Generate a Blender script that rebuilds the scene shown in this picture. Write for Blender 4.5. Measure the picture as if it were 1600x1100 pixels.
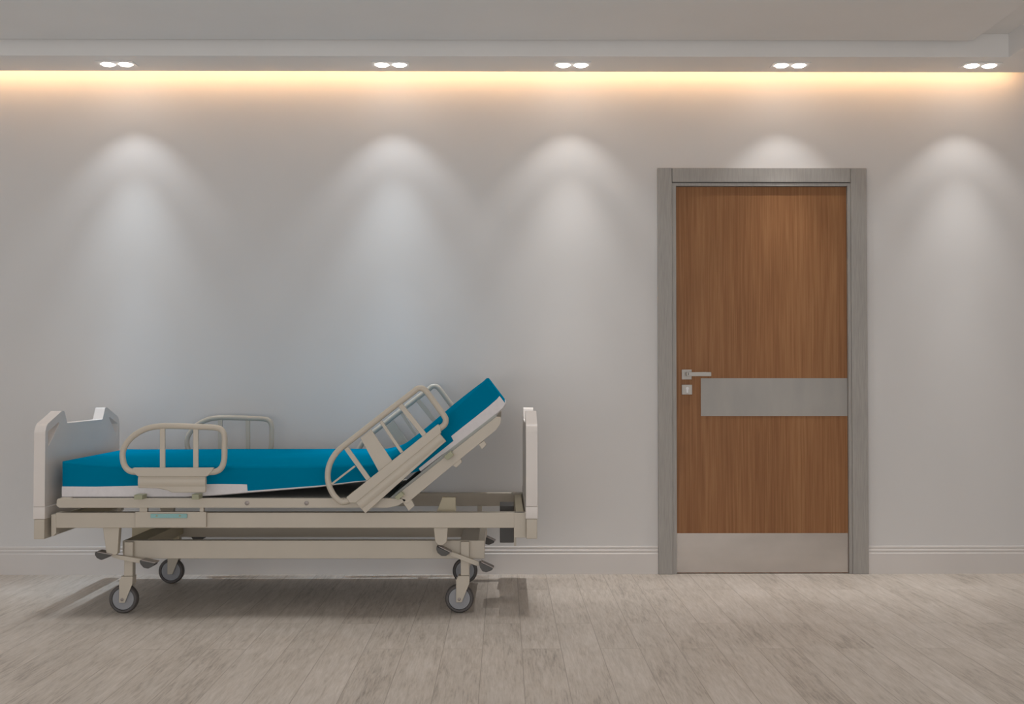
import bpy, bmesh, math, random
from mathutils import Vector, Matrix, Euler

for o in list(bpy.data.objects):
    bpy.data.objects.remove(o)
S = bpy.context.scene
COL = S.collection
R = math.radians

# ------------------------------------------------------------------ camera
F = 1848.0                                   # focal length in pixels of a 1600 px wide frame
CAM = Vector((0, 0, 1.04))
ROT = Euler((R(90 + 1.178), 0, R(-0.372)), 'XYZ')
cd = bpy.data.cameras.new('camera'); cam = bpy.data.objects.new('camera', cd); COL.objects.link(cam)
cam.location = CAM; cam.rotation_euler = ROT
cd.sensor_width = 36; cd.lens = F / 1600 * 36; cd.clip_start = 0.05
S.camera = cam
MR = ROT.to_matrix()

# ------------------------------------------------------------------ world, exposure
w = bpy.data.worlds.new('world'); S.world = w; w.use_nodes = True
w.node_tree.nodes['Background'].inputs[0].default_value = (0.985, 0.99, 1.0, 1)
w.node_tree.nodes['Background'].inputs[1].default_value = 0.44
S.view_settings.view_transform = 'Standard'
S.view_settings.look = 'None'
S.view_settings.gamma = 1
S.view_settings.use_curve_mapping = False
S.view_settings.exposure = 0.04

# ------------------------------------------------------------------ room measures
YW = 6.25            # back wall
ZS = 2.632           # underside of the soffit
YSF, YSR = 5.855, 6.15
ZP = 2.70            # underside of the hung ceiling panel
ZC = 2.75            # ceiling proper
XR = 2.95            # right wall
XL = -4.6

def area(name, loc, sx, sy, power, color, spread=180, rot=(0, 0, 0)):
    l = bpy.data.lights.new(name, 'AREA'); l.shape = 'RECTANGLE'; l.size = sx; l.size_y = sy
    l.energy = power; l.color = color; l.spread = R(spread)
    o = bpy.data.objects.new(name, l); COL.objects.link(o); o.location = loc; o.rotation_euler = rot
    return o
# unseen wide panel added for the straight-down light and the shadow beneath the bed
area('overhead_fill', (-0.8, 3.4, ZP - 0.012), 6.2, 5.2, 21, (1.0, 0.97, 0.94), 22)
# added low panel tilted up, brightens the ceiling and the floor under the bed
area('low_front_fill', (-0.5, -1.4, .75), 6.8, 1.4, 84, (1.0, 0.985, 0.97), 180, (R(118), 0, 0))

# ------------------------------------------------------------------ helpers
def at(px, py, Y):
    """point of the place at depth Y that the photograph shows at pixel (px, py)"""
    d = MR @ Vector(((px - 800) / F, -(py - 550) / F, -1.0))
    return CAM + d * (Y / d.y)

def tag(o, label=None, cat=None, group=None, kind=None):
    if label: o['label'] = label
    if cat: o['category'] = cat
    if group: o['group'] = group
    if kind: o['kind'] = kind
    return o

def empty(name, loc):
    o = bpy.data.objects.new(name, None); COL.objects.link(o); o.location = loc
    o.empty_display_size = 0.1
    return o

def link_mesh(name, me, mat, parent=None, smooth=False, bevel=0, seg=2):
    me.materials.clear(); me.materials.append(mat)
    o = bpy.data.objects.new(name, me); COL.objects.link(o)
    if parent:
        o.parent = parent
        wm = Matrix.Identity(4); p = parent
        while p: wm = Matrix.Translation(p.location) @ wm; p = p.parent
        o.location = (0, 0, 0); o.data.transform(wm.inverted())
    for p in me.polygons: p.use_smooth = smooth or bevel > 0
    if bevel:
        m = o.modifiers.new('bevel', 'BEVEL'); m.width = bevel; m.segments = seg
        m.limit_method = 'ANGLE'; m.angle_limit = R(35); m.harden_normals = True
    elif smooth:
        try: me.set_sharp_from_angle(angle=R(40))
        except Exception: pass
    return o

def finish(name, bm, mat, parent=None, smooth=False, bevel=0, seg=2):
    bmesh.ops.recalc_face_normals(bm, faces=bm.faces[:])
    me = bpy.data.meshes.new(name); bm.to_mesh(me); bm.free()
    return link_mesh(name, me, mat, parent, smooth, bevel, seg)

def bx(bm, x0, x1, y0, y1, z0, z1):
    v = [bm.verts.new(p) for p in ((x0,y0,z0),(x1,y0,z0),(x1,y1,z0),(x0,y1,z0),(x0,y0,z1),(x1,y0,z1),(x1,y1,z1),(x0,y1,z1))]
    for f in ((0,3,2,1),(4,5,6,7),(0,1,5,4),(1,2,6,5),(2,3,7,6),(3,0,4,7)):
        bm.faces.new([v[i] for i in f])

def box(name, x0, x1, y0, y1, z0, z1, mat, parent=None, bevel=0):
    bm = bmesh.new(); bx(bm, x0, x1, y0, y1, z0, z1)
    return finish(name, bm, mat, parent, bevel=bevel)

def rounded(pts, r, n=5):
    """round the corners of a closed polygon of 2D points; r a number or a list"""
    out = []; N = len(pts)
    for i, p in enumerate(pts):
        rr = r[i] if isinstance(r, (list, tuple)) else r
        p = Vector(p); a = Vector(pts[i - 1]) - p; b = Vector(pts[(i + 1) % N]) - p
        if rr <= 0: out.append(p); continue
        ang = a.angle(b)
        t = min(rr / math.tan(ang / 2), a.length * .48, b.length * .48)
        p0 = p + a.normalized() * t; p1 = p + b.normalized() * t
        for k in range(n + 1):
            u = k / n
            out.append(p0.lerp(p, u).lerp(p.lerp(p1, u), u))
    return out

def prism_mesh(name, loops, fn, w0, w1):
    """2D outlines (first outer, rest holes) filled and extruded from w0 to w1; fn(u,v,w) -> world point"""
    bm = bmesh.new(); edges = []; rims = []
    for lp in loops:
        vs = [bm.verts.new((p[0], p[1], 0)) for p in lp]
        es = [bm.edges.new((vs[i], vs[(i + 1) % len(vs)])) for i in range(len(vs))]
        edges += es
    if len(loops) == 1:
        bm.faces.new(bm.verts[:])
    else:
        bmesh.ops.triangle_fill(bm, use_beauty=True, use_dissolve=False, edges=edges, normal=(0, 0, 1))
    r = bmesh.ops.extrude_face_region(bm, geom=bm.faces[:])
    top = [v for v in r['geom'] if isinstance(v, bmesh.types.BMVert)]
    ts = set(top)
    for v in bm.verts:
        wv = w1 if v in ts else w0
        v.co = fn(v.co.x, v.co.y, wv)
    return bm

YC = 5.607                                    # middle plane of the bed
def side_y(y, far): return 2 * YC - y if far else y

def plate(name, pts, Yref, y0, y1, mat, parent, far=False, r=0, bevel=0, holes=()):
    """plate drawn by its outline as seen at depth Yref, standing in the x-z plane between y0 and y1"""
    def uv(p): q = at(p[0], p[1], Yref); return (q.x, q.z)
    s = Yref / F
    rr = [a * s for a in r] if isinstance(r, (list, tuple)) else r * s
    loops = [rounded([uv(p) for p in pts], rr)] + [rounded([uv(p) for p in h], 0) for h in holes]
    bm = prism_mesh(name, loops, lambda u, v, w_: Vector((u, w_, v)), side_y(y0, far), side_y(y1, far))
    return finish(name, bm, mat, parent, bevel=bevel)

def resample(pts, n=6):
    P = [Vector(p) for p in pts]; out = []
    for i in range(len(P) - 1):
        a = P[i - 1] if i else P[0] * 2 - P[1]
        b, c = P[i], P[i + 1]
        d = P[i + 2] if i + 2 < len(P) else P[-1] * 2 - P[-2]
        for k in range(n):
            t = k / n
            out.append(0.5 * ((2 * b) + (c - a) * t + (2 * a - 5 * b + 4 * c - d) * t * t + (3 * b - a - 3 * c + d) * t ** 3))
    out.append(P[-1]); return out

def tube_bm(path, ra, rb=None, seg=14, smooth_n=5, caps=True):
    rb = rb or ra
    P = resample(path, smooth_n) if smooth_n > 1 else [Vector(p) for p in path]
    bm = bmesh.new(); rings = []
    up = Vector((0, 1, 0))
    for i, p in enumerate(P):
        d = (P[min(i + 1, len(P) - 1)] - P[max(i - 1, 0)]).normalized()
        if abs(d.dot(up)) > .95: up = Vector((1, 0, 0))
        s = d.cross(up).normalized(); u = s.cross(d).normalized()
        rings.append([bm.verts.new(p + s * (ra * math.cos(a)) + u * (rb * math.sin(a))) for a in (2 * math.pi * k / seg for k in range(seg))])
    for a, b in zip(rings, rings[1:]):
        for k in range(seg): bm.faces.new((a[k], a[(k + 1) % seg], b[(k + 1) % seg], b[k]))
    if caps: bm.faces.new(rings[0]); bm.faces.new(rings[-1])
    return bm

def side_tube(name, pts, Yref, y, rad, mat, parent, far, rb=None, n=5):
    path = []
    for p in pts:
        q = at(p[0], p[1], Yref); path.append(Vector((q.x, side_y(y, far), q.z)))
    return finish(name, tube_bm(path, rad, rb, smooth_n=n), mat, parent, smooth=True)

def disc(name, x, z, y0, y1, rad, mat, parent, chamfer=0.0, seg=40, inner=0):
    """turned piece on an axis along y"""
    bm = bmesh.new()
    prof = [(y0, rad - chamfer), (y0 + (y1 - y0) * .18, rad), (y1 - (y1 - y0) * .18, rad), (y1, rad - chamfer)]
    if inner: prof = prof + [(y1, inner), (y0, inner)]
    rings = [[bm.verts.new((x + r_ * math.cos(2 * math.pi * k / seg), y, z + r_ * math.sin(2 * math.pi * k / seg))) for k in range(seg)] for y, r_ in prof]
    pairs = list(zip(rings, rings[1:]))
    if inner: pairs.append((rings[-1], rings[0]))
    for a, b in pairs:
        for k in range(seg): bm.faces.new((a[k], a[(k + 1) % seg], b[(k + 1) % seg], b[k]))
    if not inner: bm.faces.new(rings[0]); bm.faces.new(rings[-1])
    return finish(name, bm, mat, parent, smooth=True)

# ------------------------------------------------------------------ materials
def srgb(r, g, b):
    f = lambda c: (c / 255 / 12.92) if c / 255 <= .04045 else ((c / 255 + .055) / 1.055) ** 2.4
    return (f(r), f(g), f(b), 1)

def mat(name, col, rough=.6, metal=0, spec=.5, coat=0, coat_rough=.1):
    m = bpy.data.materials.new(name); m.use_nodes = True
    b = m.node_tree.nodes['Principled BSDF']
    b.inputs['Base Color'].default_value = col; b.inputs['Roughness'].default_value = rough
    b.inputs['Metallic'].default_value = metal; b.inputs['Specular IOR Level'].default_value = spec
    b.inputs['Coat Weight'].default_value = coat; b.inputs['Coat Roughness'].default_value = coat_rough
    return m, m.node_tree, b

def grain(nt, b, c1, c2, scale, stretch, detail=6, dist=0, lo=.3, hi=.7, rough_var=None, bump=0):
    N = nt.nodes; L = nt.links
    tc = N.new('ShaderNodeTexCoord'); mp = N.new('ShaderNodeMapping'); mp.inputs['Scale'].default_value = stretch
    no = N.new('ShaderNodeTexNoise'); no.inputs['Scale'].default_value = scale; no.inputs['Detail'].default_value = detail
    no.inputs['Distortion'].default_value = dist
    cr = N.new('ShaderNodeValToRGB'); cr.color_ramp.elements[0].position = lo; cr.color_ramp.elements[1].position = hi
    cr.color_ramp.elements[0].color = c1; cr.color_ramp.elements[1].color = c2
    L.new(tc.outputs['Object'], mp.inputs[0]); L.new(mp.outputs[0], no.inputs['Vector']); L.new(no.outputs['Fac'], cr.inputs[0])
    L.new(cr.outputs[0], b.inputs['Base Color'])
    if bump:
        bp = N.new('ShaderNodeBump'); bp.inputs['Strength'].default_value = bump; bp.inputs['Distance'].default_value = .002
        L.new(no.outputs['Fac'], bp.inputs['Height']); L.new(bp.outputs[0], b.inputs['Normal'])
    return no, cr

M = {}
M['wall'], nt, b = mat('wall_paint', srgb(205, 201, 197), .6, spec=.3, coat=.12, coat_rough=.35)
grain(nt, b, srgb(215, 213, 212), srgb(219, 217, 216), 1.3, (1, 1, 1))
M['ceiling'], nt, b = mat('ceiling_paint', srgb(205, 198, 193), .8, spec=.2)
grain(nt, b, srgb(232, 230, 228), srgb(236, 234, 232), 2, (1, 1, 1))
M['trim'], nt, b = mat('baseboard_paint', srgb(212, 205, 200), .45)
grain(nt, b, srgb(214, 209, 206), srgb(218, 213, 210), 3, (1, 1, 1))

M['cream'], nt, b = mat('cream_enamel', srgb(214, 205, 188), .38, spec=.45)
grain(nt, b, srgb(194, 185, 171), srgb(198, 189, 175), 6, (1, 1, 1))
M['olive'], nt, b = mat('cream_steel', srgb(200, 190, 165), .5, spec=.4)
grain(nt, b, srgb(198, 188, 163), srgb(202, 192, 167), 6, (1, 1, 1))
M['board'], nt, b = mat('moulded_plastic', srgb(226, 219, 214), .35, spec=.5)
grain(nt, b, srgb(224, 217, 212), srgb(228, 221, 216), 5, (1, 1, 1))
M['clip'], nt, b = mat('green_grey_clip', srgb(165, 165, 138), .5)
M['dark'], nt, b = mat('dark_grey_plastic', srgb(78, 76, 74), .45)
grain(nt, b, srgb(76, 74, 72), srgb(80, 78, 76), 8, (1, 1, 1))
M['platform'], nt, b = mat('platform_grey', srgb(88, 90, 88), .6)
grain(nt, b, srgb(176, 178, 174), srgb(182, 184, 180), 8, (1, 1, 1))
M['rubber'], nt, b = mat('tyre_rubber', srgb(86, 82, 81), .6)
grain(nt, b, srgb(82, 78, 77), srgb(90, 86, 85), 20, (1, 1, 1))
M['hub'], nt, b = mat('wheel_grey', srgb(150, 151, 156), .45)
grain(nt, b, srgb(147, 148, 153), srgb(153, 154, 159), 20, (1, 1, 1))
M['bolt'], nt, b = mat('bolt_grey', srgb(150, 142, 138), .4, .4)
M['aqua'], nt, b = mat('aqua_plastic', srgb(140, 185, 185), .4)
M['blue'], nt, b = mat('blue_vinyl', srgb(0, 140, 190), .6, spec=0)
grain(nt, b, srgb(0, 121, 158), srgb(0, 125, 163), 5, (1, 1, 1))
M['white'], nt, b = mat('white_fabric', srgb(226, 222, 224), .8)
grain(nt, b, srgb(223, 219, 221), srgb(229, 225, 227), 60, (1, 1, 1), bump=.1)

M['steel'], nt, b = mat('brushed_grey_steel', srgb(150, 147, 142), .5, .0, spec=.5)
grain(nt, b, srgb(154, 150, 146), srgb(174, 170, 165), 30, (14, 14, .35), 8, 0, .3, .7)
M['steelh'], nt, b = mat('satin_grey_steel', srgb(156, 153, 148), .42, .15)
grain(nt, b, srgb(156, 153, 149), srgb(164, 160, 155), 3, (3, 3, 1), 4, 0, .35, .65)
M['kick'], nt, b = mat('kick_plate_steel', srgb(172, 164, 159), .22, .55)
grain(nt, b, srgb(188, 181, 175), srgb(198, 191, 185), 4, (1, 1, 2), 4)
M['nickel'], nt, b = mat('satin_nickel', srgb(172, 167, 161), .35, .2)
M['keyhole'], nt, b = mat('keyhole_nickel', srgb(205, 204, 204), .3, .1)
M['slot'], nt, b = mat('slot_dark', srgb(60, 58, 55), .5)

M['wood'], nt, b = mat('walnut_veneer', srgb(150, 100, 60), .5, spec=.35)
N = nt.nodes; L = nt.links
tc = N.new('ShaderNodeTexCoord')
def wood_noise(sc, st, det, dist=0):
    mp = N.new('ShaderNodeMapping'); mp.inputs['Scale'].default_value = st
    no = N.new('ShaderNodeTexNoise'); no.inputs['Scale'].default_value = sc; no.inputs['Detail'].default_value = det
    no.inputs['Distortion'].default_value = dist
    L.new(tc.outputs['Object'], mp.inputs[0]); L.new(mp.outputs[0], no.inputs['Vector']); return no
a1 = wood_noise(7, (1.2, 1, .05), 3, .3); a2 = wood_noise(60, (2, 1, .05), 5, .1)
ad = N.new('ShaderNodeMath'); ad.operation = 'MULTIPLY_ADD'; ad.inputs[1].default_value = .7
hf = N.new('ShaderNodeMath'); hf.operation = 'MULTIPLY'; hf.inputs[1].default_value = .45; L.new(a1.outputs['Fac'], hf.inputs[0])
L.new(a2.outputs['Fac'], ad.inputs[0]); L.new(hf.outputs[0], ad.inputs[2])
cr = N.new('ShaderNodeValToRGB'); e = cr.color_ramp.elements
e[0].position = .44; e[0].color = srgb(134, 89, 53); e[1].position = .76; e[1].color = srgb(160, 114, 74)
x = cr.color_ramp.elements.new(.58); x.color = srgb(146, 100, 62)
L.new(ad.outputs[0], cr.inputs[0]); L.new(cr.outputs[0], b.inputs['Base Color'])

# floor: grey washed planks running towards the wall
M['floor'], nt, b = mat('grey_washed_planks', srgb(190, 180, 170), .5, spec=.35)
N = nt.nodes; L = nt.links
tc = N.new('ShaderNodeTexCoord'); sp = N.new('ShaderNodeSeparateXYZ'); cb = N.new('ShaderNodeCombineXYZ')
L.new(tc.outputs['Object'], sp.inputs[0]); L.new(sp.outputs['Y'], cb.inputs['X']); xo = N.new('ShaderNodeMath'); xo.operation = 'SUBTRACT'; xo.inputs[1].default_value = .067
L.new(sp.outputs['X'], xo.inputs[0]); L.new(xo.outputs[0], cb.inputs['Y'])
br = N.new('ShaderNodeTexBrick'); br.offset = .37; br.offset_frequency = 2
br.inputs['Scale'].default_value = 1; br.inputs['Mortar Size'].default_value = .0016; br.inputs['Mortar Smooth'].default_value = .3
br.inputs['Brick Width'].default_value = 1.25; br.inputs['Row Height'].default_value = .150; br.inputs['Bias'].default_value = 0
br.inputs['Color1'].default_value = (0, 0, 0, 1); br.inputs['Color2'].default_value = (1, 1, 1, 1); br.inputs['Mortar'].default_value = (.5, .5, .5, 1)
L.new(cb.outputs[0], br.inputs['Vector'])
# per plank shift of the grain
sh = N.new('ShaderNodeVectorMath'); sh.operation = 'MULTIPLY_ADD'
L.new(br.outputs['Color'], sh.inputs[0]); sh.inputs[1].default_value = (7.3, 11.9, 3.1); L.new(tc.outputs['Object'], sh.inputs[2])
def fl_noise(sc, st, det, dist, rough=.55):
    mp = N.new('ShaderNodeMapping'); mp.inputs['Scale'].default_value = st
    no = N.new('ShaderNodeTexNoise'); no.inputs['Scale'].default_value = sc; no.inputs['Detail'].default_value = det
    no.inputs['Distortion'].default_value = dist; no.inputs['Roughness'].default_value = rough
    L.new(sh.outputs[0], mp.inputs[0]); L.new(mp.outputs[0], no.inputs['Vector']); return no
g1 = fl_noise(9, (5, .5, 1), 5, .7); g2 = fl_noise(34, (5.5, .32, 1), 6, .35, .68); g3 = fl_noise(2.2, (1, .7, 1), 2, .2)
def mth(op, a, bb, c=None):
    m = N.new('ShaderNodeMath'); m.operation = op
    for i, v in enumerate((a, bb, c)):
        if v is None: continue
        if isinstance(v, (int, float)): m.inputs[i].default_value = v
        else: L.new(v, m.inputs[i])
    return m.outputs[0]
s1 = mth('MULTIPLY_ADD', g1.outputs['Fac'], .40, 0.0)
s2 = mth('MULTIPLY_ADD', g2.outputs['Fac'], .46, s1)
s3 = mth('MULTIPLY_ADD', g3.outputs['Fac'], .24, s2)
bc = N.new('ShaderNodeSeparateColor'); L.new(br.outputs['Color'], bc.inputs[0])
s4 = mth('MULTIPLY_ADD', bc.outputs[0], .06, s3)
cr = N.new('ShaderNodeValToRGB'); e = cr.color_ramp.elements
e[0].position = .38; e[0].color = srgb(142, 133, 125); e[1].position = .74; e[1].color = srgb(210, 202, 194)
x = cr.color_ramp.elements.new(.54); x.color = srgb(188, 179, 169)
L.new(s4, cr.inputs[0])
mx = N.new('ShaderNodeMixRGB'); mx.inputs[2].default_value = srgb(124, 115, 104)
fm = mth('MULTIPLY', br.outputs['Fac'], .55)
L.new(fm, mx.inputs[0]); L.new(cr.outputs[0], mx.inputs[1]); L.new(mx.outputs[0], b.inputs['Base Color'])
bp = N.new('ShaderNodeBump'); bp.inputs['Strength'].default_value = .25; bp.inputs['Distance'].default_value = .002
L.new(s2, bp.inputs['Height']); L.new(bp.outputs[0], b.inputs['Normal'])

def emit(name, col, strength):
    m = bpy.data.materials.new(name); m.use_nodes = True; nt = m.node_tree; nt.nodes.clear()
    e = nt.nodes.new('ShaderNodeEmission'); e.inputs[0].default_value = col; e.inputs[1].default_value = strength
    o = nt.nodes.new('ShaderNodeOutputMaterial'); nt.links.new(e.outputs[0], o.inputs[0]); return m
M['led'] = emit('warm_led', (1.0, .58, .28, 1), 20)
M['lamp'] = emit('lamp_lens', (1.0, .93, .85, 1), 14)

# ------------------------------------------------------------------ room shell
def struct(o): o['kind'] = 'structure'; return o
struct(box('floor', XL, XR + .12, -3.0, YW + .2, -.1, 0, M['floor']))
# door opening measures on the wall
dl = at(1028, 600, YW - .02).x; dr = at(1356, 600, YW - .02).x; dt = at(1190, 262.5, YW - .02).z
ox0, ox1, oz = dl + .03, dr - .03, dt - .03
bm = bmesh.new()
bx(bm, XL, ox0, YW, YW + .15, 0, ZC); bx(bm, ox1, XR, YW, YW + .15, 0, ZC); bx(bm, ox0, ox1, YW, YW + .15, oz, ZC)
struct(finish('wall_back', bm, M['wall']))
struct(box('wall_right', XR, XR + .12, -3.0, YW + .15, 0, ZC, M['wall']))
struct(box('ceiling', XL, XR + .12, -3.0, YW + .15, ZC, ZC + .1, M['ceiling']))
# lowered border with the cove slot behind it
bm = bmesh.new(); bx(bm, XL, XR, YSF, YSR, ZS, ZC); struct(finish('trim_1', bm, M['ceiling'], bevel=.002))
xs = at(1576, 87, YSF).x
bm = bmesh.new(); bx(bm, xs, XR, -3.0, YSF, ZS, ZC); struct(finish('trim_2', bm, M['ceiling']))
yp = 5.804; xp = at(1520, 61, yp).x
bm = bmesh.new(); bx(bm, XL, xp, -3.0, yp, ZP, ZC); struct(finish('trim_3', bm, M['ceiling'], bevel=.002))

# skirting boards with a moulded top
def baseboard(name, x0, x1):
    h = .146
    prof = [(0, 0), (0, h), (-.006, h), (-.0085, h - .004), (-.0085, h - .011), (-.006, h - .015), (-.009, h - .018), (-.012, h - .022),
            (-.012, h - .026), (-.0095, h - .030), (-.0095, h - .033), (-.015, h - .039), (-.015, 0)]
    bm = bmesh.new()
    A = [bm.verts.new((x0, YW + p[0], p[1])) for p in prof]; B = [bm.verts.new((x1, YW + p[0], p[1])) for p in prof]
    n = len(prof)
    for i in range(n): bm.faces.new((A[i], A[(i + 1) % n], B[(i + 1) % n], B[i]))
    bm.faces.new(A); bm.faces.new(B)
    return struct(finish(name, bm, M['trim']))
baseboard('baseboard_left', XL, dl); baseboard('baseboard_right', dr, XR)

# ------------------------------------------------------------------ cove strip and downlights
o = box('cove_light_strip', XL + .1, at(1585, 110, YW).x, YSR + .0005, YSR + .006, ZS + .028, ZS + .042, M['led'])
tag(o, 'warm glowing strip light tucked in the slot behind the lowered ceiling border', 'strip light')

YD = 6.004
pairs = [((168, 98), (197, 98.5)), ((597, 98.5), (624, 98.5)), ((881, 99.5), (907, 99.5)), ((1221, 100.2), (1248, 99.8)), ((1519, 101), (1545, 100.6))]
whr = ['twin downlight in the ceiling border farthest left, above the footboard end of the bed',
       'twin downlight in the ceiling border above the raised backrest of the bed',
       'twin downlight in the ceiling border between the bed and the door',
       'twin downlight in the ceiling border directly above the wooden door',
       'twin downlight in the ceiling border farthest right, past the door']
WARM = (1.0, .985, .965)
BEAMS = ((6.2, 43.5, .5, (.94, .985, 1.03), WARM), (33, 27, 1, (.86, .97, 1.05), WARM), (40, 15, 1, (.68, .9, 1.12), WARM))
BEAM_X = (213, 617, 890, 1218, 1497)     # where each scallop of light stands on the wall
for (pa, pb), lab, bxp in zip(pairs, whr, BEAM_X):
    xa = at(pa[0], pa[1], YD).x; xb = at(pb[0], pb[1], YD).x; xc = (xa + xb) / 2; hw = .095
    t = empty('twin_downlight', (xc, YD, ZS)); tag(t, lab, 'ceiling light', 'twin downlights in the ceiling border')
    bm = prism_mesh('f', [rounded([(xc - hw, YD - .052), (xc + hw, YD - .052), (xc + hw, YD + .052), (xc - hw, YD + .052)], .006)] +
                    [[(q + .037 * math.cos(2 * math.pi * k / 28), YD + .037 * math.sin(2 * math.pi * k / 28)) for k in range(28)] for q in (xc - .045, xc + .045)],
                    lambda u, v, w_: Vector((u, v, w_)), ZS - .004, ZS)
    finish('trim_plate', bm, M['ceiling'], t)
    for q in (xc - .045, xc + .045):
        bm = bmesh.new()
        rings = [[bm.verts.new((q + r_ * math.cos(2 * math.pi * k / 28), YD + r_ * math.sin(2 * math.pi * k / 28), z_)) for k in range(28)]
                 for r_, z_ in ((.030, ZS - .001), (.030, ZS - .007), (.026, ZS - .0105), (.012, ZS - .012))]
        for a_, b_ in zip(rings, rings[1:]):
            for k in range(28): bm.faces.new((a_[k], a_[(k + 1) % 28], b_[(k + 1) % 28], b_[k]))
        bm.faces.new(rings[0]); bm.faces.new(rings[-1])
        finish('lamp_lens', bm, M['lamp'], t, smooth=True)
    for watt, half, blend, cool, warm in BEAMS:
        l = bpy.data.lights.new('downlight_beam', 'SPOT'); l.energy = watt; l.spot_size = R(2 * half); l.spot_blend = blend
        l.color = cool if xc < -.3 else warm      # cool tint added over the bed to strengthen the mattress's blue bounce; l.shadow_soft_size = .02
        lo = bpy.data.objects.new('downlight_beam', l); COL.objects.link(lo); lo.location = (at(bxp, 260, YW).x, YD, ZS - .03)

# ------------------------------------------------------------------ door
door = empty('door_1', ((dl + dr) / 2, YW, 0)); struct(door)
yf = YW - .022                                # front of the casing
def X(px, Y=yf): return at(px, 600, Y).x
def Z(py, Y=yf): return at(1190, py, Y).z
xl0, xl1, xr0, xr1 = X(1028.5), X(1051), X(1331), X(1356); zt, zt1 = Z(262.5), Z(284.5)
box('jamb_casing', xl0, xl1 - .001, yf, YW + .02, 0, zt, M['steel'], door, bevel=.0015)
box('jamb_casing', xr0 + .001, xr1, yf, YW + .02, 0, zt, M['steel'], door, bevel=.0015)
box('head_casing', xl1 + .001, xr0 - .001, yf, YW + .02, zt1, zt, M['steel'], door, bevel=.0015)
yj = yf + .006
xi0, xi1, zi = X(1057, yj), X(1326, yj), Z(290.5, yj)
bm = bmesh.new()
bx(bm, xl1, xi0, yj, YW + .1, 0, zt1 - .004); bx(bm, xi1, xr0, yj, YW + .1, 0, zt1 - .004); bx(bm, xi0, xi1, yj, YW + .1, zi, zt1 - .004)
finish('door_frame', bm, M['steel'], door)
yl = yf + .026
box('door_leaf', xi0 + .0015, xi1 - .0015, yl, yl + .045, .004, zi - .002, M['wood'], door)
box('kick_plate', xi0 + .003, xi1 - .003, yl - .0015, yl + .001, .006, Z(833, yl), M['kick'], door)
box('push_band', X(1095, yl), xi1 - .002, yl - .002, yl + .001, Z(650, yl), Z(591, yl), M['steelh'], door)
rs = box('handle_rose', X(1065, yl), X(1080.5, yl), yl - .009, yl, Z(593, yl), Z(577.5, yl), M['nickel'], door, bevel=.0015)
bm = bmesh.new(); yy = yl - .05
zc = Z(584.5, yl); xc0 = X(1073, yl)
bx(bm, xc0 - .008, xc0 + .008, yy, yl - .008, zc - .008, zc + .008)
bx(bm, xc0 - .009, X(1111, yy), yy - .011, yy + .001, Z(588, yy), Z(581.5, yy))
finish('lever', bm, M['nickel'], rs, bevel=.002)
box('slot', xc0 - .002, xc0 + .0015, yy - .0115, yy - .010, zc - .006, zc + .007, M['slot'], rs)
kp = box('keyhole_plate', X(1065, yl), X(1081, yl), yl - .009, yl, Z(616.5, yl), Z(601, yl), M['nickel'], door, bevel=.0015)
kx, kz = X(1073.5, yl), Z(607, yl)
ksh = [(kx + .008 * math.cos(a), kz + .008 * math.sin(a)) for a in [R(-50 + k * 280 / 16) for k in range(17)]] + [(kx - .0045, kz - .022), (kx + .0045, kz - .022)]
finish('lock_cylinder', prism_mesh('k', [ksh], lambda u, v, w_: Vector((u, w_, v)), yl - .0115, yl - .008), M['keyhole'], kp)

# ------------------------------------------------------------------ hospital bed
XF0, XF1 = -2.026, -1.978        # footboard outer / inner face
XH0, XH1 = .094, .143            # headboard inner / outer face
bed = empty('hospital_bed', ((XF0 + XH1) / 2, YC, 0))
tag(bed, 'cream hospital bed on four casters with its backrest raised, standing along the wall', 'hospital bed')

def end_board(name, x0, x1, inner_dir):
    n0, n1 = 5.115, 2 * YC - 5.115
    half = [(n0, .478), (n0, .800), (n0 + .02, .832), (5.305, .885), (5.335, .885), (5.372, .828)]
    pts = half + [(2 * YC - y, z) for y, z in reversed(half)]
    rr = [.004, .035, .035, .016, .016, .006] + [.006, .016, .016, .035, .035, .004]
    hole = [(5.145, .730), (5.145, .800), (5.295, .845)]
    hr = rounded(hole, .008)
    hl = [(2 * YC - p[0], p[1]) for p in hr]
    bm = prism_mesh(name, [rounded(pts, rr), [tuple(p) for p in hr], hl], lambda u, v, w_: Vector((w_, u, v)), x0, x1)
    o = finish(name, bm, M['board'], bed, bevel=.012)
    o.modifiers[0].segments = 4
    o.modifiers[0].use_clamp_overlap = True
    # slightly wider socket under the seam
    bm = prism_mesh('s', [rounded([(n0 - .002, .425), (n0 - .002, .4775), (n1 + .002, .4775), (n1 + .002, .425)], .004)], lambda u, v, w_: Vector((w_, u, v)), x0 - .002, x1 + .002)
    s = finish('board_socket', bm, M['board'], o, bevel=.009)
    s.modifiers[0].segments = 3
    bm = prism_mesh('s', [rounded([(n0 + .002, .339), (n0 + .002, .4245), (n1 - .002, .4245), (n1 - .002, .339)], .004)], lambda u, v, w_: Vector((w_, u, v)), x0 + .001, x1 - .001)
    p = finish('end_panel', bm, M['cream'], o, bevel=.006)
    return o
end_board('footboard', XF0, XF1, 1)
end_board('headboard', XH0, XH1, -1)

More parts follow.
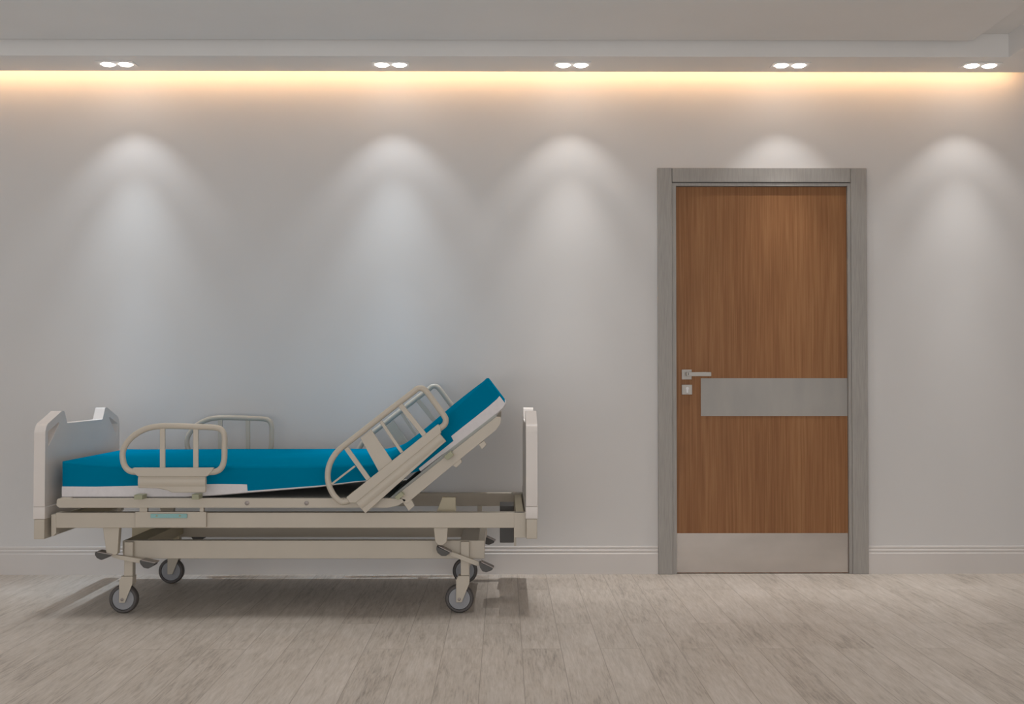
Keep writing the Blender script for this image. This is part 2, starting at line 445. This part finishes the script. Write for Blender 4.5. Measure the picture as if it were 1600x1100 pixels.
for far in (False, True):
    sy = lambda y: side_y(y, far)
    # --- mattress platform side rail
    pr = plate('platform_rail', [(89, 779), (628, 779), (636, 781), (622, 790), (606, 793.5), (93, 793.5), (88, 790)], 5.13, 5.13, 5.165, M['cream'], bed, far,
               r=[4, 2, 2, 4, 6, 4, 3], bevel=.005)
    for px in (386, 479):
        q = at(px, 786, 5.13); disc('bolt', q.x, q.z, sy(5.1265), sy(5.131), .0095, M['bolt'], pr, .0015, 20)
    # --- long side beam with end brackets
    sb = plate('side_beam', [(87, 801), (820, 801), (820, 825), (87, 825)], 5.15, 5.15, 5.20, M['cream'], bed, far, bevel=.003)
    for pts in ([(80, 804), (88, 804), (88, 833), (83, 838), (80, 838)], [(803, 801), (822, 801), (822, 840), (803, 840)]):
        plate('end_bracket', pts, 5.15, 5.148, 5.188, M['cream'], sb, far, bevel=.002)
    plate('end_bracket', [(803, 825), (806.5, 825), (806.5, 853), (803, 853)], 5.3, 5.3, 5.32, M['cream'], sb, far)
    # latch plate with the aqua release handle
    lp = plate('latch_plate', [(211, 800), (322, 800), (322, 824), (211, 824)], 5.135, 5.135, 5.15, M['cream'], bed, far, r=1.5, bevel=.0015)
    ah = plate('release_handle', [(235, 803), (292, 803), (292, 809.5), (235, 809.5)], 5.128, 5.128, 5.135, M['aqua'], lp, far, bevel=.0012)
    ah['label'] = 'aqua release handle'
    for px in (245, 281):
        q = at(px, 806, 5.128); disc('bolt', q.x, q.z, sy(5.1265), sy(5.1285), .004, M['clip'], lp, .0005, 14)
    for pts in ([(219, 792), (231, 792), (231, 801), (219, 801)], [(313, 792), (319, 792), (319, 801), (313, 801)]):
        plate('hanger', pts, 5.15, 5.14, 5.16, M['cream'], lp, far)
    # --- hanging brackets of the lift
    plate('lift_bracket', [(161, 824), (187, 824), (184, 867), (167, 867)], 5.17, 5.165, 5.20, M['cream'], bed, far, r=[0, 0, 5, 5], bevel=.003)
    plate('lift_bracket', [(677.5, 824), (700, 824), (698, 847), (692, 852), (685, 852), (680, 846)], 5.17, 5.165, 5.20, M['cream'], bed, far, r=[0, 0, 4, 4, 4, 4], bevel=.003)
    # --- base beam
    bb = plate('base_beam', [(192, 844.5), (757, 844.5), (757, 873), (192, 873)], 5.235, 5.235, 5.275, M['cream'], bed, far, bevel=.003)
    # --- casters: column, fork, wheel
    for cx in (190, 717.5):
        YN = 5.20
        q = at(cx, 934, YN); s = YN / F
        wx, wz, wr = q.x, .063, .0625
        def P(dx, dy): return (wx + dx * s, wz - dy * s)
        yc_ = 5.235
        col = finish('caster_column', prism_mesh('c', [[P(2, -89), P(15.5, -89), P(15.5, -36), P(2, -36)]], lambda u, v, w_: Vector((u, w_, v)), sy(5.212), sy(5.256)), M['cream'], bed, bevel=.003)
        fk = [P(-5, 5), P(4, 5), P(15.5, -24), P(16, -36), P(0, -36), P(-5, -30)]
        bm = prism_mesh('c', [rounded(fk, .003)], lambda u, v, w_: Vector((u, w_, v)), sy(5.207), sy(5.212))
        bm2 = prism_mesh('c', [rounded(fk, .003)], lambda u, v, w_: Vector((u, w_, v)), sy(5.258), sy(5.263))
        tmp = bpy.data.meshes.new('t'); bm2.to_mesh(tmp); bm2.free(); bm.from_mesh(tmp)
        a_ = P(-2, -24.5); b_ = P(15.5, -36); bx(bm, a_[0], b_[0], min(sy(5.208), sy(5.262)), max(sy(5.208), sy(5.262)), wz + .0655, b_[1])
        fo = finish('fork', bm, M['cream'], col, bevel=.0015)
        disc('tyre', wx, wz, sy(5.218), sy(5.252), wr, M['rubber'], col, .005, 48, .049)
        disc('hub', wx, wz, sy(5.220), sy(5.250), .0495, M['hub'], col, .003, 40)
        disc('axle_bolt', wx, wz, sy(5.203), sy(5.2075), .0065, M['bolt'], col, .001, 16)
    # --- brake levers with dark foot pads
    for arm, pads in (([(168, 863), (176, 866), (224, 874), (229, 880), (217, 880), (190, 875), (176, 871)],
                       [[(150, 861.5), (175, 866), (169, 871), (160, 874.5), (153, 871), (150, 866)], [(219, 874.5), (243, 879), (242, 883), (233, 888), (226, 886.5), (221, 881)]]),
                      ([(699, 862), (708, 863), (747, 877.5), (753, 884), (744, 884), (703, 868)],
                       [[(682, 853), (704, 863), (697, 868), (690, 868), (684, 863), (682, 858)], [(748, 877.5), (770.5, 887), (769, 890), (760, 893.5), (754, 892), (750, 886)]])):
        lv = plate('brake_lever', arm, 5.185, 5.185, 5.203, M['cream'], bed, far, r=2, bevel=.002)
        for pd in pads:
            plate('foot_pad', pd, 5.175, 5.16, 5.215, M['dark'], lv, far, r=[1.5, 1, 4, 5, 4, 2], bevel=.002)
            a_, b_ = Vector(pd[0]), Vector(pd[1]); nrm = Vector((0, -1))
            plate('foot_plate', [a_ + Vector((4, 0.6)), b_ + Vector((1.5, .4)), b_ + Vector((1.5, -1)), a_ + Vector((4, -.8))], 5.175, 5.157, 5.218, M['bolt'], lv, far)

    # --- side rails
    def rail(tube, bars, links, panels, flap, clips, thick):
        r_ = side_tube('side_rail', tube, 5.09, 5.092, .0128, M['cream'], bed, far, n=5)
        for p0, p1, wd in bars:
            a_, b_ = Vector(p0), Vector(p1); n_ = (b_ - a_).orthogonal().normalized() * wd / 2
            plate('rail_bar', [a_ + n_, b_ + n_, b_ - n_, a_ - n_], 5.09, 5.086, 5.098, M['cream'], r_, far, bevel=.002)
        plate('upper_panel', panels[0], 5.08, 5.076, 5.104, M['cream'], r_, far, r=panels[1], bevel=.004)
        # bulged flap: a flat skirt with a rounded bead along its top
        plate('lower_panel', flap[0], 5.085, 5.080, 5.094, M['cream'], r_, far, r=flap[1], bevel=.004)
        side_tube('panel_bead', flap[2], 5.085, 5.088, .026, M['cream'], r_, far, rb=.013, n=1)
        for c in clips:
            plate('clip', c, 5.11, 5.095, 5.16, M['clip'], r_, far, bevel=.001)
        return r_
    rail([(212, 737.5), (203, 736), (196, 730), (192, 719), (192, 705), (199, 691), (212, 678.5), (230, 669.5), (250, 666), (280, 665.8), (310, 667), (336, 668.2), (346, 672), (350.5, 682), (350.5, 700), (350, 719), (346, 730.5), (338, 736.5), (326, 738)],
         [((254, 669), (254, 734), 8), ((306, 669), (306, 734), 8)], [],
         ([(207.5, 731), (333, 731), (333, 734), (324, 744.5), (216, 744.5), (208, 738)], [1, 1, 1, 5, 5, 4]),
         ([(216, 744), (322, 744), (322, 769.5), (269, 769.5), (262, 766), (246, 763), (216, 762)], [0, 0, 2, 2, 4, 4, 2], [(216.5, 753), (321.5, 753)]),
         [[(211, 773), (224, 773), (224, 780), (211, 780)], [(301, 772), (312, 772), (312, 780), (301, 780)]], 0)
    hr_ = rail([(552, 777), (543, 783), (534, 784.5), (525, 778), (517, 766), (512.5, 751), (512.5, 736), (517, 721), (526, 707), (538, 696), (560, 679), (600, 647.5), (645, 613), (652, 607.5), (660, 607), (667, 613), (680, 630.5), (694, 650), (696.5, 657), (694, 664), (685, 671)],
         [((541, 700), (576, 749), 7.5), ((595, 658), (628, 707), 5), ((625, 632), (665, 682), 8), ((518, 756.5), (555, 728), 3)], [],
         ([(541, 777), (684.5, 662.5), (689, 667), (689, 677), (556, 786), (546, 786)], [2, 2, 2, 2, 2, 4]),
         ([(555, 783), (686, 676), (697, 689), (571, 802)], [1, 1, 1, 1], [(561, 790), (691, 682.5)]),
         [[(617, 776), (627, 768), (632, 773), (622, 781)], [(694, 713), (704, 705), (709, 711), (699, 719)]], 1)
    plate('rail_plate', [(563, 684), (580, 670.5), (613, 720), (592, 737)], 5.092, 5.088, 5.097, M['cream'], hr_, far, bevel=.002)
    # --- raised backrest frame
    br_ = plate('backrest_frame', [(622, 772), (704, 707.5), (776, 651), (783, 652), (782, 662), (775, 672), (716, 720), (646, 778), (634, 788)], 5.13, 5.13, 5.165, M['cream'], bed, far,
          r=[2, 0, 3, 3, 2, 3, 0, 4, 4], bevel=.004)
    plate('frame_stub', [(628, 783), (640, 775), (648, 790), (639, 798.5)], 5.14, 5.135, 5.16, M['cream'], br_, far, r=1, bevel=.002)
    plate('frame_stub', [(700, 716), (716, 708), (722, 722), (713, 731), (703, 724)], 5.14, 5.135, 5.16, M['cream'], br_, far, r=1, bevel=.002)
    plate('frame_stub', [(748, 694), (757, 688), (760, 695), (753, 702)], 5.14, 5.135, 5.16, M['cream'], br_, far, r=1, bevel=.002)

plate('lift_arm', [(691, 777), (712, 777), (712, 803), (681, 803)], 5.28, 5.28, 5.31, M['olive'], bed, False, r=2, bevel=.002)
plate('lift_arm', [(206, 820), (242, 820), (238, 836), (228, 843), (206, 843)], 5.7, 5.7, 5.73, M['olive'], bed, False, r=2, bevel=.002)
plate('lift_arm', [(267, 812), (280, 812), (280, 846), (267, 846)], 5.88, 5.88, 5.9, M['olive'], bed, False, bevel=.002)
# cross members and platform
def cross(name, px0, px1, py0, py1, Yref, y0, m, bev=.003):
    a_ = at(px0, py0, Yref); b_ = at(px1, py1, Yref)
    return box(name, a_.x, b_.x, y0, 2 * YC - y0, b_.z, a_.z, m, bed, bevel=bev)
cross('cross_member', 189, 222, 846, 866, 5.26, 5.28, M['olive'])
cross('cross_member', 719, 756, 845, 871, 5.26, 5.255, M['cream'])
cross('cross_member', 92, 108, 778, 792, 5.13, 5.15, M['cream'])
cross('cross_member', 92, 104, 804, 822, 5.15, 5.19, M['olive'])
cross('cross_member', 806, 819, 804, 822, 5.15, 5.19, M['olive'])
a_ = at(781, 790, 5.45); b_ = at(803, 848, 5.45)
box('control_box', a_.x, b_.x, 5.45, 5.62, b_.z, a_.z, M['dark'], bed, bevel=.003)
a_ = at(746, 836, 5.9)
box('linkage_post', a_.x, at(753, 836, 5.9).x, 5.885, 5.9, .25, .40, M['cream'], bed, bevel=.002)
zpl = at(200, 779, 5.13).z
plate('mattress_platform', [(96, 779), (606, 779), (606, 785), (96, 785)], 5.165, 5.167, 2 * YC - 5.167, M['platform'], bed)
plate('backrest_platform', [(604, 782), (626, 764), (700, 704), (774, 647), (777, 652), (704, 710), (628, 772), (610, 786)], 5.167, 5.167, 2 * YC - 5.167, M['platform'], bed)

# ------------------------------------------------------------------ mattress
YM0 = 5.172; YM1 = 2 * YC - YM0
st = [((97, 721), (97, 776)), ((100, 721), (100, 776)), ((108, 721), (108, 776)), ((130, 721.3), (130, 776)), ((170, 721), (170, 776)), ((216, 721), (216, 776)), ((290, 720.5), (290, 776)),
      ((340, 720.5), (340, 773)), ((387, 720.5), (387, 769)), ((440, 720.5), (440, 765)), ((500, 720), (500, 760)), ((548, 720), (556, 753)), ((575, 719.5), (592, 750)), ((592, 716), (612, 747)),
      ((606, 711), (636, 742)), ((625, 699), (657, 736)), ((655, 676.5), (690, 711)), ((680, 655.5), (714, 695)), ((704, 635), (736, 678)), ((722, 620.5), (754, 664)), ((740, 606.5), (772, 649.5)), ((754, 596), (784, 639)), ((758.5, 592), (788.5, 633.5)), ((760, 591), (789.5, 630))]
st = [(Vector(a), Vector(b)) for a, b in st]
def m3(p, y): q = at(p.x, p.y, YM0); return Vector((q.x, y, q.z))
n = len(st)
length = [0]
for i in range(1, n): length.append(length[-1] + (st[i][0] - st[i - 1][0]).length)
bm = bmesh.new(); rings = []
K = 6
for i, (T, B) in enumerate(st):
    th = (T - B).length * YM0 / F
    e_ = min(length[i], length[-1] - length[i]) / 110.0
    q_ = min(1, e_) ** .7 if e_ > 0 else 0
    rad = .006 + .010 * q_; drop = .017 * q_; wide = .20
    ins = .004 if i in (0, n - 1) else 0
    half = [(YM0 + ins, 0.02)]
    for k in range(K + 1):
        a = math.radians(84) * k / K
        half.append((YM0 + ins + rad * (1 - math.cos(a)), 1 - (drop + rad * (1 - math.sin(a))) / th))
    for k in range(1, 6):
        u = k / 5
        half.append((YM0 + ins + rad + (wide - rad) * u, 1 - drop * (1 - u) ** 1.6 / th))
    half.append((YC, 1))
    far_ = [(y, t_ if t_ < .05 else (min(1, t_ + drop / th))) for y, t_ in [(2 * YC - y, t_) for y, t_ in half[:-1]]]
    sec = half + far_[::-1]
    rings.append([bm.verts.new(m3(B.lerp(T, t_), y)) for y, t_ in sec])
for a_, b_ in zip(rings, rings[1:]):
    for k in range(len(a_)): bm.faces.new((a_[k], a_[(k + 1) % len(a_)], b_[(k + 1) % len(a_)], b_[k]))
bm.faces.new(rings[0]); bm.faces.new(rings[-1])
c_ = m3(Vector((300, 776)), YC)
mt = empty('mattress', c_); tag(mt, 'blue vinyl mattress with a white underside lying on the hospital bed, head end raised', 'mattress')
finish('blue_cover', bm, M['blue'], mt, smooth=True)

def on(px, top=False):
    """mattress station (T, B) whose bottom is at px"""
    for (T0, B0), (T1, B1) in zip(st, st[1:]):
        if B0.x <= px <= B1.x:
            u = (px - B0.x) / max(1e-6, (B1.x - B0.x)); return T0.lerp(T1, u), B0.lerp(B1, u)
    return st[-1] if px > st[-1][1].x else st[0]
def base_piece(segs):
    """segs: (bottom px, height fraction)"""
    bm = bmesh.new(); rings = []
    d = .003
    for px, f_ in segs:
        T, B = on(px)
        sec = [(YM0 - d, f_), (YM0 - d, 0.0), (YM0 + .012, -.035), (YM1 - .012, -.035), (YM1 + d, 0.0), (YM1 + d, f_)]
        rings.append([bm.verts.new(m3(B.lerp(T, t_), y)) for y, t_ in sec])
    for a_, b_ in zip(rings, rings[1:]):
        for k in range(len(a_)): bm.faces.new((a_[k], a_[(k + 1) % len(a_)], b_[(k + 1) % len(a_)], b_[k]))
    bm.faces.new(rings[0]); bm.faces.new(rings[-1])
    return bm
bm = base_piece([(97, .29), (150, .285), (216, .31), (290, .34), (340, .32), (377.5, .27), (386, .25), (387, .04), (420, .04), (500, .035), (556, .03), (592, .03)])
finish('white_underside', bm, M['white'], mt)
bm = base_piece([(657, .03), (657.6, .10), (690, .12), (697, .13), (714, .16), (715.5, .31), (736, .31), (754, .31), (772, .31), (786, .31), (789.4, .30)])
finish('white_underside', bm, M['white'], mt)
